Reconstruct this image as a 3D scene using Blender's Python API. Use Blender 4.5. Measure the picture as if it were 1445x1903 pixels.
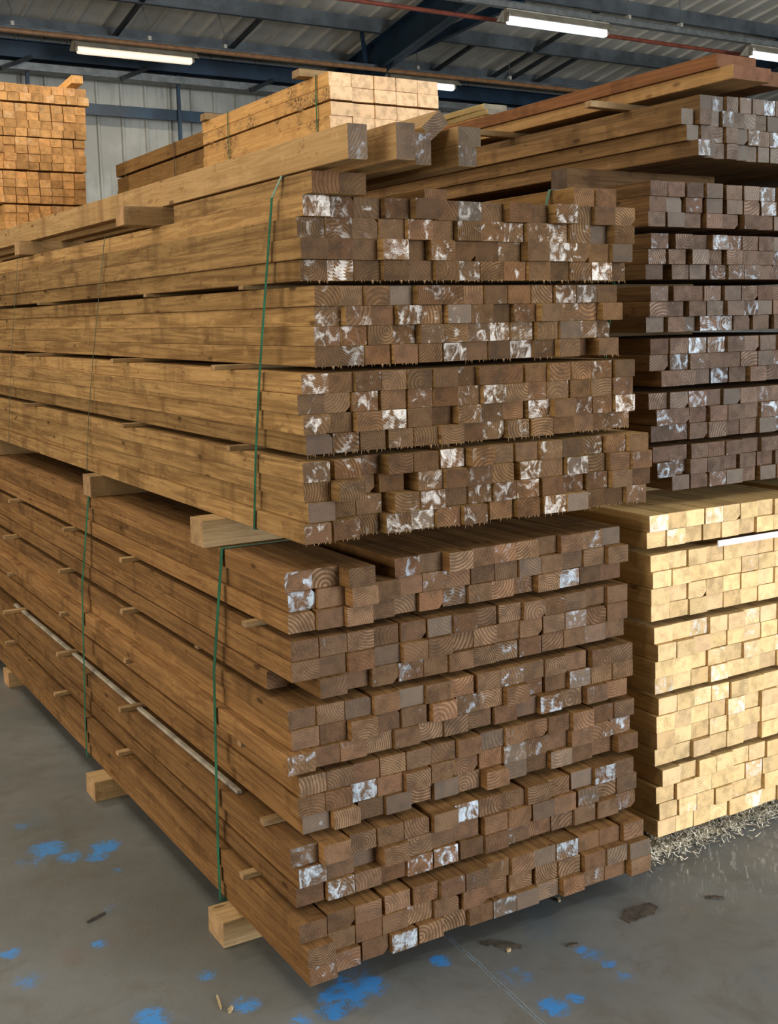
import bpy, bmesh, math, random
from mathutils import Matrix, Vector

for o in list(bpy.data.objects):
    bpy.data.objects.remove(o, do_unlink=True)
S = bpy.context.scene
COL = S.collection
R = random.Random(11)

# ------------------------------------------------------------------ camera
cam_d = bpy.data.cameras.new('camera')
cam = bpy.data.objects.new('camera', cam_d)
COL.objects.link(cam)
cr, cu, cf = (Vector((0.8580, -0.5132, -0.0194)), Vector((0.1008, 0.1312, 0.9862)), Vector((0.5036, 0.8481, -0.1650)))
cf.normalize(); cr = (cr - cf * cr.dot(cf)).normalized(); cu = cr.cross(cf)
M = Matrix.Identity(4)
for i in range(3):
    M[i][0] = cr[i]; M[i][1] = cu[i]; M[i][2] = -cf[i]
M[0][3], M[1][3], M[2][3] = -1.0985, -2.2558, 1.5627
cam.matrix_world = M
cam_d.sensor_fit = 'VERTICAL'
cam_d.sensor_height = 36.0
cam_d.lens = 2141.6 * 36.0 / 1903.0
cam_d.clip_end = 100
S.camera = cam

# ------------------------------------------------------------------ exposure, world, large lights
S.view_settings.view_transform = 'Standard'
S.view_settings.look = 'None'
S.view_settings.gamma = 1.0
S.view_settings.use_curve_mapping = False
S.view_settings.exposure = 0.35
wd = bpy.data.worlds.new('world'); S.world = wd
wd.use_nodes = True
bg = wd.node_tree.nodes['Background']
bg.inputs[0].default_value = (0.75, 0.85, 1.0, 1)
bg.inputs[1].default_value = 1.0

def area_light(name, loc, target, sx, sy, power, color):
    l = bpy.data.lights.new(name, 'AREA'); l.shape = 'RECTANGLE'
    l.size = sx; l.size_y = sy; l.energy = power; l.color = color
    o = bpy.data.objects.new(name, l); COL.objects.link(o)
    o.location = loc
    o.rotation_euler = (Vector(target) - Vector(loc)).to_track_quat('-Z', 'Y').to_euler()
    return o
# daylight entering through the open front door
area_light('daylight_front_door', (5.2, -11.6, 2.3), (3.6, 0, 1.2), 5.6, 4.0, 1500, (0.86, 0.93, 1.0))
area_light('left_side_fill', (-9.6, -1.0, 2.3), (0, 1.0, 1.2), 5.0, 4.0, 430, (1.0, 0.88, 0.70))  # unseen warm fill, added to brighten the left faces of the stacks

# ------------------------------------------------------------------ helpers
def link_mesh(name, bm, mat, parent=None):
    me = bpy.data.meshes.new(name)
    bm.to_mesh(me); bm.free()
    if mat: me.materials.append(mat)
    o = bpy.data.objects.new(name, me); COL.objects.link(o)
    if parent: o.parent = parent
    return o

def add_box(bm, x0, x1, y0, y1, z0, z1, bev=0.0):
    vs = [bm.verts.new(p) for p in ((x0, y0, z0), (x1, y0, z0), (x1, y1, z0), (x0, y1, z0), (x0, y0, z1), (x1, y0, z1), (x1, y1, z1), (x0, y1, z1))]
    fs = [bm.faces.new([vs[i] for i in f]) for f in ((0, 3, 2, 1), (4, 5, 6, 7), (0, 1, 5, 4), (1, 2, 6, 5), (2, 3, 7, 6), (3, 0, 4, 7))]
    if bev:
        es = list({e for f in fs for e in f.edges})
        bmesh.ops.bevel(bm, geom=es, offset=bev, segments=1, affect='EDGES', profile=0.5)

def add_prism_between(bm, a, b, w, h, up=(0, 0, 1)):
    a = Vector(a); b = Vector(b); d = (b - a).normalized()
    s = d.cross(Vector(up)).normalized(); u = s.cross(d)
    ring = lambda p: [bm.verts.new(p + s * x * w / 2 + u * z * h / 2) for x, z in ((-1, -1), (1, -1), (1, 1), (-1, 1))]
    r0, r1 = ring(a), ring(b)
    for i in range(4):
        bm.faces.new((r0[i], r0[(i + 1) % 4], r1[(i + 1) % 4], r1[i]))
    bm.faces.new(r0[::-1]); bm.faces.new(r1)
    bmesh.ops.recalc_face_normals(bm, faces=bm.faces[:])

def add_tube(bm, pts, r, n=8):
    pts = [Vector(p) for p in pts]
    rings = []
    for i, p in enumerate(pts):
        d = (pts[min(i + 1, len(pts) - 1)] - pts[max(i - 1, 0)]).normalized()
        s = d.cross(Vector((0, 0, 1)))
        if s.length < 1e-3: s = d.cross(Vector((1, 0, 0)))
        s.normalize(); u = s.cross(d)
        rings.append([bm.verts.new(p + s * r * math.cos(2 * math.pi * k / n) + u * r * math.sin(2 * math.pi * k / n)) for k in range(n)])
    for a, b in zip(rings, rings[1:]):
        for k in range(n):
            bm.faces.new((a[k], a[(k + 1) % n], b[(k + 1) % n], b[k]))
    bm.faces.new(rings[0][::-1]); bm.faces.new(rings[-1])
    bmesh.ops.recalc_face_normals(bm, faces=bm.faces[:])

def tag(o, label=None, cat=None, group=None, kind=None):
    if label: o['label'] = label
    if cat: o['category'] = cat
    if group: o['group'] = group
    if kind: o['kind'] = kind
    return o

ORD = 'first second third fourth fifth sixth seventh eighth ninth tenth eleventh twelfth thirteenth fourteenth fifteenth sixteenth'.split()

# ------------------------------------------------------------------ node helpers
class NT:
    def __init__(self, name):
        self.m = bpy.data.materials.new(name); self.m.use_nodes = True
        self.t = self.m.node_tree; self.t.nodes.clear()
        self.out = self.n('ShaderNodeOutputMaterial'); self.b = self.n('ShaderNodeBsdfPrincipled')
        self.t.links.new(self.b.outputs[0], self.out.inputs[0])
    def n(self, t, **kw):
        x = self.t.nodes.new(t)
        for k, v in kw.items(): setattr(x, k, v)
        return x
    def put(self, sock, v):
        if isinstance(v, bpy.types.NodeSocket): self.t.links.new(v, sock)
        else: sock.default_value = v
    def math(self, op, a, b=0.0, c=0.0, clamp=False):
        x = self.n('ShaderNodeMath', operation=op, use_clamp=clamp)
        self.put(x.inputs[0], a); self.put(x.inputs[1], b); self.put(x.inputs[2], c)
        return x.outputs[0]
    def vmath(self, op, a, b=(0, 0, 0)):
        x = self.n('ShaderNodeVectorMath', operation=op)
        self.put(x.inputs[0], a); self.put(x.inputs[1], b)
        return x.outputs[1] if op in ('LENGTH', 'DISTANCE', 'DOT_PRODUCT') else x.outputs[0]
    def comb(self, x, y, z):
        c = self.n('ShaderNodeCombineXYZ')
        for i, v in enumerate((x, y, z)): self.put(c.inputs[i], v)
        return c.outputs[0]
    def sep(self, v):
        c = self.n('ShaderNodeSeparateXYZ'); self.put(c.inputs[0], v); return c.outputs
    def noise(self, vec, scale, detail=2.0, rough=0.5, dist=0.0):
        x = self.n('ShaderNodeTexNoise'); self.put(x.inputs['Vector'], vec)
        x.inputs['Scale'].default_value = scale; x.inputs['Detail'].default_value = detail
        x.inputs['Roughness'].default_value = rough; x.inputs['Distortion'].default_value = dist
        return x.outputs[0]
    def mix(self, f, a, b, mode='MIX'):
        x = self.n('ShaderNodeMix', data_type='RGBA', blend_type=mode)
        self.put(x.inputs[0], f)
        for s, v in ((x.inputs[6], a), (x.inputs[7], b)):
            self.put(s, v if isinstance(v, bpy.types.NodeSocket) else (*v[:3], 1.0))
        return x.outputs[2]
    def ramp(self, v, lo, hi, smooth=True):
        x = self.n('ShaderNodeMapRange', interpolation_type='SMOOTHSTEP' if smooth else 'LINEAR')
        self.put(x.inputs[0], v); self.put(x.inputs[1], lo); self.put(x.inputs[2], hi)
        return x.outputs[0]
    def bump(self, h, strength=0.3, dist=0.002):
        x = self.n('ShaderNodeBump'); x.inputs['Strength'].default_value = strength; x.inputs['Distance'].default_value = dist
        self.put(x.inputs['Height'], h); self.put(self.b.inputs['Normal'], x.outputs[0])

def simple_mat(name, col, rough=0.6, metal=0.0, var=0.12, scale=6.0, dirt=None):
    k = NT(name); tc = k.n('ShaderNodeTexCoord').outputs['Object']
    n1 = k.noise(tc, scale, 4, 0.6)
    d = [c * (1 - var * 2) for c in col] if dirt is None else dirt
    k.put(k.b.inputs['Base Color'], k.mix(k.ramp(n1, 0.3, 0.7), d, [c * (1 + var) for c in col]))
    k.b.inputs['Roughness'].default_value = rough; k.b.inputs['Metallic'].default_value = metal
    return k.m

def wood(name, side_a, side_b, side_stain, end_a, end_b, wax, ring=0.7, saw=0.5, wax_mul=1.0, mould=0.0, grey_col=(0.165, 0.148, 0.125), red=0.34):
    """Sawn timber lying along local Y: long grain on its sides, growth rings on its two ends.
    Object colour carries R = tone, G = amount of white wax, B = greying, alpha = seed."""
    k = NT(name)
    tc = k.n('ShaderNodeTexCoord'); P = tc.outputs['Object']; N = tc.outputs['Normal']
    oi = k.n('ShaderNodeObjectInfo'); cs = k.n('ShaderNodeSeparateColor'); k.put(cs.inputs[0], oi.outputs['Color'])
    tone, waxa, grey, seed = cs.outputs[0], cs.outputs[1], cs.outputs[2], oi.outputs['Alpha']
    wn = k.n('ShaderNodeTexWhiteNoise', noise_dimensions='1D'); k.put(wn.inputs['W'], k.math('MULTIPLY', seed, 173.3))
    rs = k.n('ShaderNodeSeparateColor'); k.put(rs.inputs[0], wn.outputs['Color'])
    off = k.vmath('SCALE', wn.outputs['Color']); off.node.inputs[3].default_value = 41.0
    Q = k.vmath('ADD', P, off)
    x, y, z = k.sep(P); nx, ny, nz = k.sep(N); qx, qy, qz = k.sep(Q)
    endm = k.ramp(k.math('ABSOLUTE', ny), 0.6, 0.8)
    # growth rings
    cx = k.math('MULTIPLY_ADD', rs.outputs[0], 0.13, -0.065); cz = k.math('MULTIPLY_ADD', rs.outputs[1], 0.13, -0.045)
    wob = k.math('MULTIPLY', k.math('SUBTRACT', k.noise(Q, 14, 2), 0.5), 0.014)
    dv = k.comb(k.math('SUBTRACT', x, cx), 0.0, k.math('SUBTRACT', z, cz))
    dist = k.math('ADD', k.vmath('LENGTH', dv), wob)
    frq = k.math('MULTIPLY_ADD', rs.outputs[2], 620.0, 560.0)
    rg = k.math('MULTIPLY_ADD', k.math('SINE', k.math('MULTIPLY', dist, frq)), 0.5, 0.5)
    rg = k.math('POWER', rg, 2.0)
    rg = k.math('MULTIPLY', rg, k.ramp(k.noise(Q, 22, 2), 0.25, 0.6))
    wn2 = k.n('ShaderNodeTexWhiteNoise', noise_dimensions='1D'); k.put(wn2.inputs['W'], k.math('MULTIPLY_ADD', seed, 311.7, 5.0))
    r2 = k.n('ShaderNodeSeparateColor'); k.put(r2.inputs[0], wn2.outputs['Color'])
    rg = k.math('MULTIPLY', rg, k.math('MULTIPLY_ADD', k.math('POWER', r2.outputs[0], 1.6), 1.05, 0.12))
    fuzz = k.noise(Q, 260, 3, 0.7)
    blot = k.noise(Q, 30, 3, 0.6)
    e = k.mix(k.math('MULTIPLY', rg, ring), end_a, end_b)
    e = k.mix(k.math('MULTIPLY', k.math('MULTIPLY', r2.outputs[1], r2.outputs[1]), red), e, (end_a[0] * 1.75, end_a[1] * 1.25, end_a[2] * 1.15))
    e = k.mix(k.math('MULTIPLY', k.ramp(blot, 0.40, 0.68), 0.55), e, [c * 0.45 for c in end_a])
    e = k.mix(k.math('MULTIPLY', k.ramp(fuzz, 0.5, 0.8), 0.35), e, end_b)
    # white wax and sap smears
    wv = k.comb(k.math('MULTIPLY_ADD', rg, 0.008, qx), qy, k.math('MULTIPLY', qz, 0.75))
    w1 = k.noise(wv, 34, 4, 0.62, 1.2)
    thr = k.math('MULTIPLY_ADD', waxa, -0.31, 0.72)
    wm = k.ramp(w1, thr, k.math('ADD', thr, 0.20))
    wm = k.math('MULTIPLY', wm, k.math('MULTIPLY_ADD', k.noise(k.comb(k.math('MULTIPLY_ADD', rg, 0.004, qx), qy, k.math('MULTIPLY', qz, 0.3)), 190, 3, 0.7), 1.5, 0.05, clamp=True))
    wm = k.math('MULTIPLY', wm, k.math('GREATER_THAN', waxa, 0.02))
    wm = k.math('MULTIPLY', wm, wax_mul, clamp=True)
    e = k.mix(k.math('MULTIPLY', k.math('MULTIPLY', grey, k.math('MULTIPLY_ADD', rg, -0.5, 0.8)), 0.60), e, grey_col)
    e = k.mix(wm, e, wax)
    # long sides
    gv = k.comb(k.math('MULTIPLY', qx, 26.0), k.math('MULTIPLY', qy, 1.1), k.math('MULTIPLY', qz, 26.0))
    g1 = k.noise(gv, 1.6, 5, 0.65, 1.6)
    g2 = k.noise(k.comb(k.math('MULTIPLY', qx, 60.0), k.math('MULTIPLY', qy, 3.0), k.math('MULTIPLY', qz, 60.0)), 4.0, 4, 0.7)
    band = k.noise(k.comb(0.0, k.math('MULTIPLY', qy, 1.0), seed), 4.2, 3, 0.7)
    sd = k.mix(k.ramp(g1, 0.34, 0.66), side_b, side_a)
    sd = k.mix(k.math('MULTIPLY', k.ramp(g2, 0.5, 0.75), 0.5), sd, [c * 0.6 for c in side_b])
    sd = k.mix(k.math('MULTIPLY', k.ramp(band, 0.52, 0.68), 0.55), sd, side_stain)
    b2 = k.noise(k.comb(k.math('MULTIPLY', qx, 0.4), qy, k.math('MULTIPLY', qz, 2.0)), 13.0, 3, 0.75)
    sd = k.mix(k.math('MULTIPLY', k.ramp(b2, 0.60, 0.68), 0.5), sd, side_stain)
    sd = k.mix(k.math('MULTIPLY', k.ramp(b2, 0.40, 0.30), 0.35), sd, [min(1, c * 1.3) for c in side_a])
    vo = k.n('ShaderNodeTexVoronoi'); k.put(vo.inputs['Vector'], k.comb(k.math('MULTIPLY', qx, 14.0), k.math('MULTIPLY', qy, 5.0), k.math('MULTIPLY', qz, 14.0)))
    vo.inputs['Scale'].default_value = 1.0
    knot = k.math('SUBTRACT', 1.0, k.ramp(vo.outputs['Distance'], 0.05, 0.13))
    sd = k.mix(k.math('MULTIPLY', knot, 0.75), sd, [c * 0.45 for c in side_stain])
    if mould:
        mm = k.math('MULTIPLY', k.ramp(k.noise(Q, 5, 2), 0.5, 0.62), k.ramp(k.noise(Q, 90, 4, 0.75), 0.45, 0.6))
        sd = k.mix(k.math('MULTIPLY', mm, mould), sd, (0.03, 0.028, 0.025))
    col = k.mix(endm, sd, e)
    hs = k.n('ShaderNodeHueSaturation'); k.put(hs.inputs['Color'], col)
    k.put(hs.inputs['Value'], k.math('MULTIPLY_ADD', tone, 0.75, 0.62))
    hs.inputs['Saturation'].default_value = 1.0
    k.put(k.b.inputs['Base Color'], hs.outputs[0])
    k.put(k.b.inputs['Roughness'], k.math('MULTIPLY_ADD', wm, -0.25, 0.78))
    k.b.inputs['Specular IOR Level'].default_value = 0.12
    sawn = k.noise(k.comb(k.math('MULTIPLY', qx, 8.0), k.math('MULTIPLY', qy, 160.0), k.math('MULTIPLY', qz, 8.0)), 1.0, 2, 0.6)
    hside = k.math('ADD', k.math('MULTIPLY', sawn, saw), k.math('ADD', g1, k.math('MULTIPLY', g2, 0.5)))
    hend = k.math('ADD', k.math('MULTIPLY', rg, 0.6), k.math('ADD', fuzz, wm))
    hm = k.n('ShaderNodeMix', data_type='FLOAT'); k.put(hm.inputs[0], endm); k.put(hm.inputs[2], hside); k.put(hm.inputs[3], hend)
    k.bump(hm.outputs[0], 0.55, 0.0022)
    return k.m

WAXW = (0.56, 0.50, 0.44); WAXB = (0.46, 0.52, 0.57)
m_rough = wood('rough_brown_wood', (0.365, 0.220, 0.086), (0.195, 0.107, 0.040), (0.100, 0.049, 0.018), (0.092, 0.046, 0.018), (0.27, 0.150, 0.066), WAXW, 0.9, 1.0, 1.1)
m_treat = wood('treated_brown_wood', (0.245, 0.130, 0.048), (0.135, 0.066, 0.024), (0.075, 0.035, 0.012), (0.106, 0.056, 0.026), (0.32, 0.195, 0.11), WAXB, 0.85, 0.6)
m_dark = wood('dark_brown_wood', (0.180, 0.100, 0.042), (0.10, 0.052, 0.022), (0.055, 0.028, 0.012), (0.082, 0.050, 0.034), (0.25, 0.18, 0.13), WAXB, 0.95, 0.5)
m_batten = wood('grey_brown_wood', (0.18, 0.105, 0.045), (0.105, 0.058, 0.024), (0.055, 0.029, 0.012), (0.082, 0.060, 0.044), (0.24, 0.19, 0.155), WAXB, 0.75, 0.5)
m_white = wood('whitewood', (0.50, 0.33, 0.14), (0.38, 0.24, 0.095), (0.30, 0.17, 0.065), (0.70, 0.475, 0.22), (0.82, 0.62, 0.37), (0.86, 0.80, 0.75), 0.75, 0.3, 0.7, 0.0, (0.74, 0.47, 0.30), 0.12)
m_orange = wood('orange_wood', (0.62, 0.35, 0.125), (0.48, 0.26, 0.09), (0.30, 0.14, 0.05), (0.66, 0.335, 0.115), (0.80, 0.48, 0.21), (0.85, 0.62, 0.38), 0.35, 0.3, 0.5, red=0.1)
m_sleeper = wood('pale_sleeper_wood', (0.58, 0.335, 0.125), (0.46, 0.25, 0.088), (0.36, 0.18, 0.065), (0.72, 0.47, 0.26), (0.86, 0.65, 0.42), (0.60, 0.48, 0.38), 0.8, 0.4, 0.5, 0.9, red=0.1)
m_brsleeper = wood('brown_sleeper_wood', (0.24, 0.130, 0.045), (0.17, 0.09, 0.03), (0.11, 0.055, 0.02), (0.14, 0.08, 0.04), (0.2, 0.12, 0.06), WAXW, 0.4, 0.4)
m_beam = wood('squared_timber_wood', (0.40, 0.255, 0.115), (0.30, 0.18, 0.075), (0.17, 0.085, 0.033), (0.10, 0.065, 0.038), (0.26, 0.18, 0.12), WAXB, 0.75, 0.6)
m_board = wood('reddish_board_wood', (0.20, 0.088, 0.038), (0.145, 0.062, 0.025), (0.09, 0.038, 0.016), (0.13, 0.06, 0.03), (0.20, 0.11, 0.06), WAXW, 0.4, 0.4, red=0.1)
m_boardlight = wood('light_board_wood', (0.33, 0.195, 0.080), (0.25, 0.140, 0.055), (0.15, 0.075, 0.030), (0.12, 0.060, 0.033), (0.2, 0.11, 0.06), WAXW, 0.4, 0.4)
m_greyboard = wood('weathered_board_wood', (0.52, 0.40, 0.19), (0.42, 0.31, 0.14), (0.28, 0.20, 0.10), (0.17, 0.145, 0.10), (0.33, 0.29, 0.21), WAXW, 0.6, 0.5)
m_bearer = wood('bearer_wood', (0.42, 0.285, 0.145), (0.32, 0.205, 0.095), (0.20, 0.12, 0.055), (0.36, 0.23, 0.115), (0.50, 0.34, 0.19), WAXW, 0.5, 0.5)

# ------------------------------------------------------------------ setting: floor, walls, roof
FLOOR_BLUE = [(-0.96, 1.30, .085, 1.0), (-0.75, 1.29, .085, 1.0)]
def px_floor(px, py):
    d = cf + cr * ((px - 722.5) / 2141.6) - cu * ((py - 951.5) / 2141.6)
    t = -1.5627 / d.z
    return (-1.0985 + d.x * t, -2.2558 + d.y * t)

def floor_material():
    k = NT('worn_concrete'); P = k.n('ShaderNodeTexCoord').outputs['Object']
    n1 = k.noise(P, 0.9, 5, 0.6); n2 = k.noise(P, 7, 5, 0.65, 0.5); n3 = k.noise(P, 120, 3, 0.7)
    c = k.mix(k.ramp(n1, 0.35, 0.65), (0.086, 0.087, 0.080), (0.142, 0.144, 0.139))
    c = k.mix(k.math('MULTIPLY', k.ramp(n2, 0.45, 0.75), 0.6), c, (0.080, 0.070, 0.052))
    c = k.mix(k.math('MULTIPLY', k.ramp(n3, 0.55, 0.8), 0.3), c, (0.19, 0.19, 0.18))
    # faint dried washes of blue and rust
    c = k.mix(k.math('MULTIPLY', k.ramp(k.noise(P, 2.3, 4, 0.6, 0.8), 0.56, 0.72), 0.3), c, (0.07, 0.11, 0.145))
    c = k.mix(k.math('MULTIPLY', k.ramp(k.noise(k.vmath('ADD', P, (9, 4, 2)), 3.1, 4, 0.6, 0.8), 0.6, 0.72), 0.3), c, (0.125, 0.085, 0.055))
    # spilt blue marking paint: worn patches at their own places on the slab
    spots = [(90, 1578, .075, 1.2), (128, 1592, .06, .9), (196, 1572, .06, 1.2), (180, 1592, .05, 1.1), (45, 1535, .05, .6), (60, 1600, .09, .5), (218, 1618, .03, .7), (185, 1755, .035, .9), (20, 1772, .035, 1.0),
             (55, 1822, .07, .55), (385, 1812, .035, .9), (280, 1892, .06, 1.1), (215, 1690, .07, .4), (640, 1850, .075, 1.3), (615, 1880, .05, 1.2), (690, 1832, .06, .9), (820, 1786, .035, 1.25), (455, 1868, .05, .9),
             (560, 1898, .05, .7), (1030, 1870, .05, 1.2), (1068, 1856, .03, 1.3), (1100, 1775, .05, .75), (1130, 1791, .03, .95), (1160, 1815, .05, .5), (960, 1818, .09, .5), (1080, 1765, .03, .8), (1340, 1890, .06, .3), (640, 1810, .12, .5)]
    acc = None
    x, y, z = k.sep(P); flat = k.comb(x, y, 0.0)
    for px, py, r, a in spots:
        r, a = r * .9, a * .92
        fx, fy = px_floor(px, py)
        g = k.math('MULTIPLY', k.math('SUBTRACT', 1.0, k.ramp(k.vmath('DISTANCE', flat, (fx, fy, 0)), 0.0, r * 1.5)), a)
        acc = g if acc is None else k.math('MAXIMUM', acc, g)
    pn = k.math('ADD', k.math('MULTIPLY', k.noise(P, 20, 6, 0.8, 0.9), 1.3), k.math('MULTIPLY', k.noise(P, 150, 3, 0.7), 0.35))
    pm = k.ramp(k.math('MULTIPLY', acc, k.math('MULTIPLY_ADD', pn, 3.4, -2.0)), 0.25, 0.75)
    c = k.mix(k.math('MULTIPLY', k.ramp(acc, 0.1, 1.0), 0.35), c, (0.05, 0.12, 0.19))
    c = k.mix(k.math('MULTIPLY', pm, 0.92), c, (0.03, 0.20, 0.52))
    # cut joint in the slab
    (ax, ay), (bx, by) = px_floor(846, 1753), px_floor(1010, 1903)
    dx, dy = bx - ax, by - ay; L = math.hypot(dx, dy); nx_, ny_ = -dy / L, dx / L
    jd = k.math('ABSOLUTE', k.math('ADD', k.vmath('DOT_PRODUCT', flat, (nx_, ny_, 0)), k.math('MULTIPLY_ADD', k.noise(P, 9, 2), 0.016, -(nx_ * ax + ny_ * ay) - 0.008)))
    c = k.mix(k.math('MULTIPLY', k.math('SUBTRACT', 1.0, k.ramp(jd, 0.002, 0.008)), k.math('MULTIPLY', k.ramp(k.noise(P, 14, 4, 0.7), 0.42, 0.6), 0.8)), c, (0.20, 0.25, 0.28))
    c = k.mix(k.math('SUBTRACT', 1.0, k.ramp(jd, 0.0005, 0.0022)), c, (0.05, 0.055, 0.055))
    c = k.mix(k.math('MULTIPLY', k.ramp(k.noise(P, 210, 2, 0.8), 0.66, 0.74), 0.5), c, (0.26, 0.26, 0.25))
    c = k.mix(k.math('MULTIPLY', k.ramp(k.noise(k.vmath('ADD', P, (3, 8, 1)), 160, 2, 0.8), 0.66, 0.74), 0.5), c, (0.03, 0.03, 0.028))
    # pale scuffs swept out from under the pale stack
    sx_, sy_ = px_floor(1330, 1560)
    sc = k.math('SUBTRACT', 1.0, k.ramp(k.vmath('DISTANCE', flat, (sx_, sy_, 0)), 0.12, 0.55))
    st = k.noise(k.vmath('ADD', k.comb(k.math('MULTIPLY', k.math('ADD', x, y), 9.0), k.math('MULTIPLY', k.math('SUBTRACT', x, y), 45.0), 0.0), (2, 5, 1)), 1.0, 5, 0.7, 0.8)
    c = k.mix(k.math('MULTIPLY', k.math('MULTIPLY', sc, k.ramp(st, 0.53, 0.72)), 0.75), c, (0.40, 0.40, 0.38))
    k.put(k.b.inputs['Base Color'], c)
    k.put(k.b.inputs['Roughness'], k.math('MULTIPLY_ADD', n2, 0.35, 0.42))
    k.bump(k.math('ADD', n3, k.math('MULTIPLY', n2, 2.0)), 0.18, 0.003)
    return k.m

XW0, XW1, YW0, YW1, EAVE, SLOPE = -10.0, 19.0, -12.0, 13.4, 5.33, 0.17
bm = bmesh.new(); add_box(bm, XW0 - .2, XW1 + .2, YW0 - .2, YW1 + .2, -0.2, 0.0)
tag(link_mesh('floor', bm, floor_material()), 'worn grey concrete floor with spilt blue paint', 'floor', kind='structure')

def sheet_material(name, a, b, rough=0.55):
    k = NT(name); P = k.n('ShaderNodeTexCoord').outputs['Object']
    n1 = k.noise(P, 1.3, 4, 0.6); x, y, z = k.sep(P)
    n2 = k.noise(k.comb(k.math('MULTIPLY', x, 9.0), k.math('MULTIPLY', y, 0.8), k.math('MULTIPLY', z, 0.8)), 1.5, 4, 0.65)
    c = k.mix(k.ramp(n1, 0.35, 0.65), a, b)
    c = k.mix(k.math('MULTIPLY', k.ramp(n2, 0.5, 0.75), 0.5), c, [v * 0.55 for v in a])
    k.put(k.b.inputs['Base Color'], c); k.b.inputs['Roughness'].default_value = rough
    return k.m
m_wall = sheet_material('wall_sheet_steel', (0.29, 0.285, 0.25), (0.42, 0.415, 0.37))
m_roof = sheet_material('roof_sheet_steel', (0.62, 0.57, 0.48), (0.74, 0.69, 0.60))

def ribbed_profile(x0, x1, pitch=0.333, rib=0.05, top=0.025, depth=0.032):
    out = [(x0, 0.0)]; x = x0 + pitch / 2
    while x < x1 - rib:
        out += [(x - rib / 2, 0.0), (x - top / 2, depth), (x + top / 2, depth), (x + rib / 2, 0.0)]
        x += pitch
    out.append((x1, 0.0)); return out

def ribbed_sheet(name, fn, prof, mat, label, cat):
    bm = bmesh.new()
    a = [bm.verts.new(fn(x, d, 0)) for x, d in prof]; b = [bm.verts.new(fn(x, d, 1)) for x, d in prof]
    for i in range(len(prof) - 1):
        bm.faces.new((a[i], a[i + 1], b[i + 1], b[i]))
    a2 = [bm.verts.new(fn(x, d - .005, 0)) for x, d in prof]; b2 = [bm.verts.new(fn(x, d - .005, 1)) for x, d in prof]
    for i in range(len(prof) - 1):
        bm.faces.new((a2[i], b2[i], b2[i + 1], a2[i + 1])); bm.faces.new((a[i], a2[i], a2[i + 1], a[i + 1])); bm.faces.new((b[i], b[i + 1], b2[i + 1], b2[i]))
    bm.faces.new((a[0], b[0], b2[0], a2[0])); bm.faces.new((a[-1], a2[-1], b2[-1], b[-1]))
    bmesh.ops.recalc_face_normals(bm, faces=bm.faces[:])
    return tag(link_mesh(name, bm, mat), label, cat, kind='structure')

prof = ribbed_profile(XW0, XW1)
ribbed_sheet('wall_back', lambda x, d, s: (x, YW1 - d, s * EAVE), prof, m_wall, 'pale grey ribbed steel back wall of the shed', 'wall')
RIDGE_Y = 0.6
rz = lambda y: EAVE + (YW1 - y) * SLOPE
ribbed_sheet('ceiling', lambda x, d, s: (x, YW1 + .1 if s == 0 else RIDGE_Y, (rz(YW1 + .1) if s == 0 else rz(RIDGE_Y)) - d), prof, m_roof, 'grey beige ribbed steel roof sheets sloping to the back wall', 'ceiling')
zr = rz(RIDGE_Y)
ribbed_sheet('ceiling_front', lambda x, d, s: (x, RIDGE_Y if s == 0 else YW0 - .1, (zr if s == 0 else EAVE) - d), prof, m_roof, 'far roof slope of the shed above the doors', 'ceiling')
def gable(name, x, y_open=None):
    bm = bmesh.new(); t = 0.08
    def poly(pts):
        a = [bm.verts.new((x - t / 2, y, z)) for y, z in pts]; b = [bm.verts.new((x + t / 2, y, z)) for y, z in pts]
        bm.faces.new(a); bm.faces.new(b[::-1])
        for i in range(len(pts)): bm.faces.new((a[i], a[(i + 1) % len(pts)], b[(i + 1) % len(pts)], b[i]))
    top = lambda y: rz(y) if y >= RIDGE_Y else zr + (y - RIDGE_Y) * (zr - EAVE) / (RIDGE_Y - YW0)
    if y_open:
        a, b = y_open
        poly([(YW0, 0), (a, 0), (a, top(a)), (YW0, top(YW0))])
        poly([(a, 4.4), (b, 4.4), (b, top(b)), (a, top(a))])
        poly([(b, 0), (YW1, 0), (YW1, top(YW1)), (RIDGE_Y, zr), (b, top(b))])
    else:
        poly([(YW0, 0), (YW1, 0), (YW1, top(YW1)), (RIDGE_Y, zr), (YW0, top(YW0))])
    bmesh.ops.recalc_face_normals(bm, faces=bm.faces[:])
    return tag(link_mesh(name, bm, m_wall), 'steel gable wall of the shed', 'wall', kind='structure')
gable('wall_left', XW0, (-3.6, 1.6)); gable('wall_right', XW1)
bm = bmesh.new()
add_box(bm, XW0, 2.3, YW0 - .04, YW0 + .04, 0, EAVE); add_box(bm, 8.1, XW1, YW0 - .04, YW0 + .04, 0, EAVE); add_box(bm, 2.3, 8.1, YW0 - .04, YW0 + .04, 4.4, EAVE)
tag(link_mesh('wall_front', bm, m_wall), 'steel front wall of the shed with an open doorway', 'wall', kind='structure')

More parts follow.
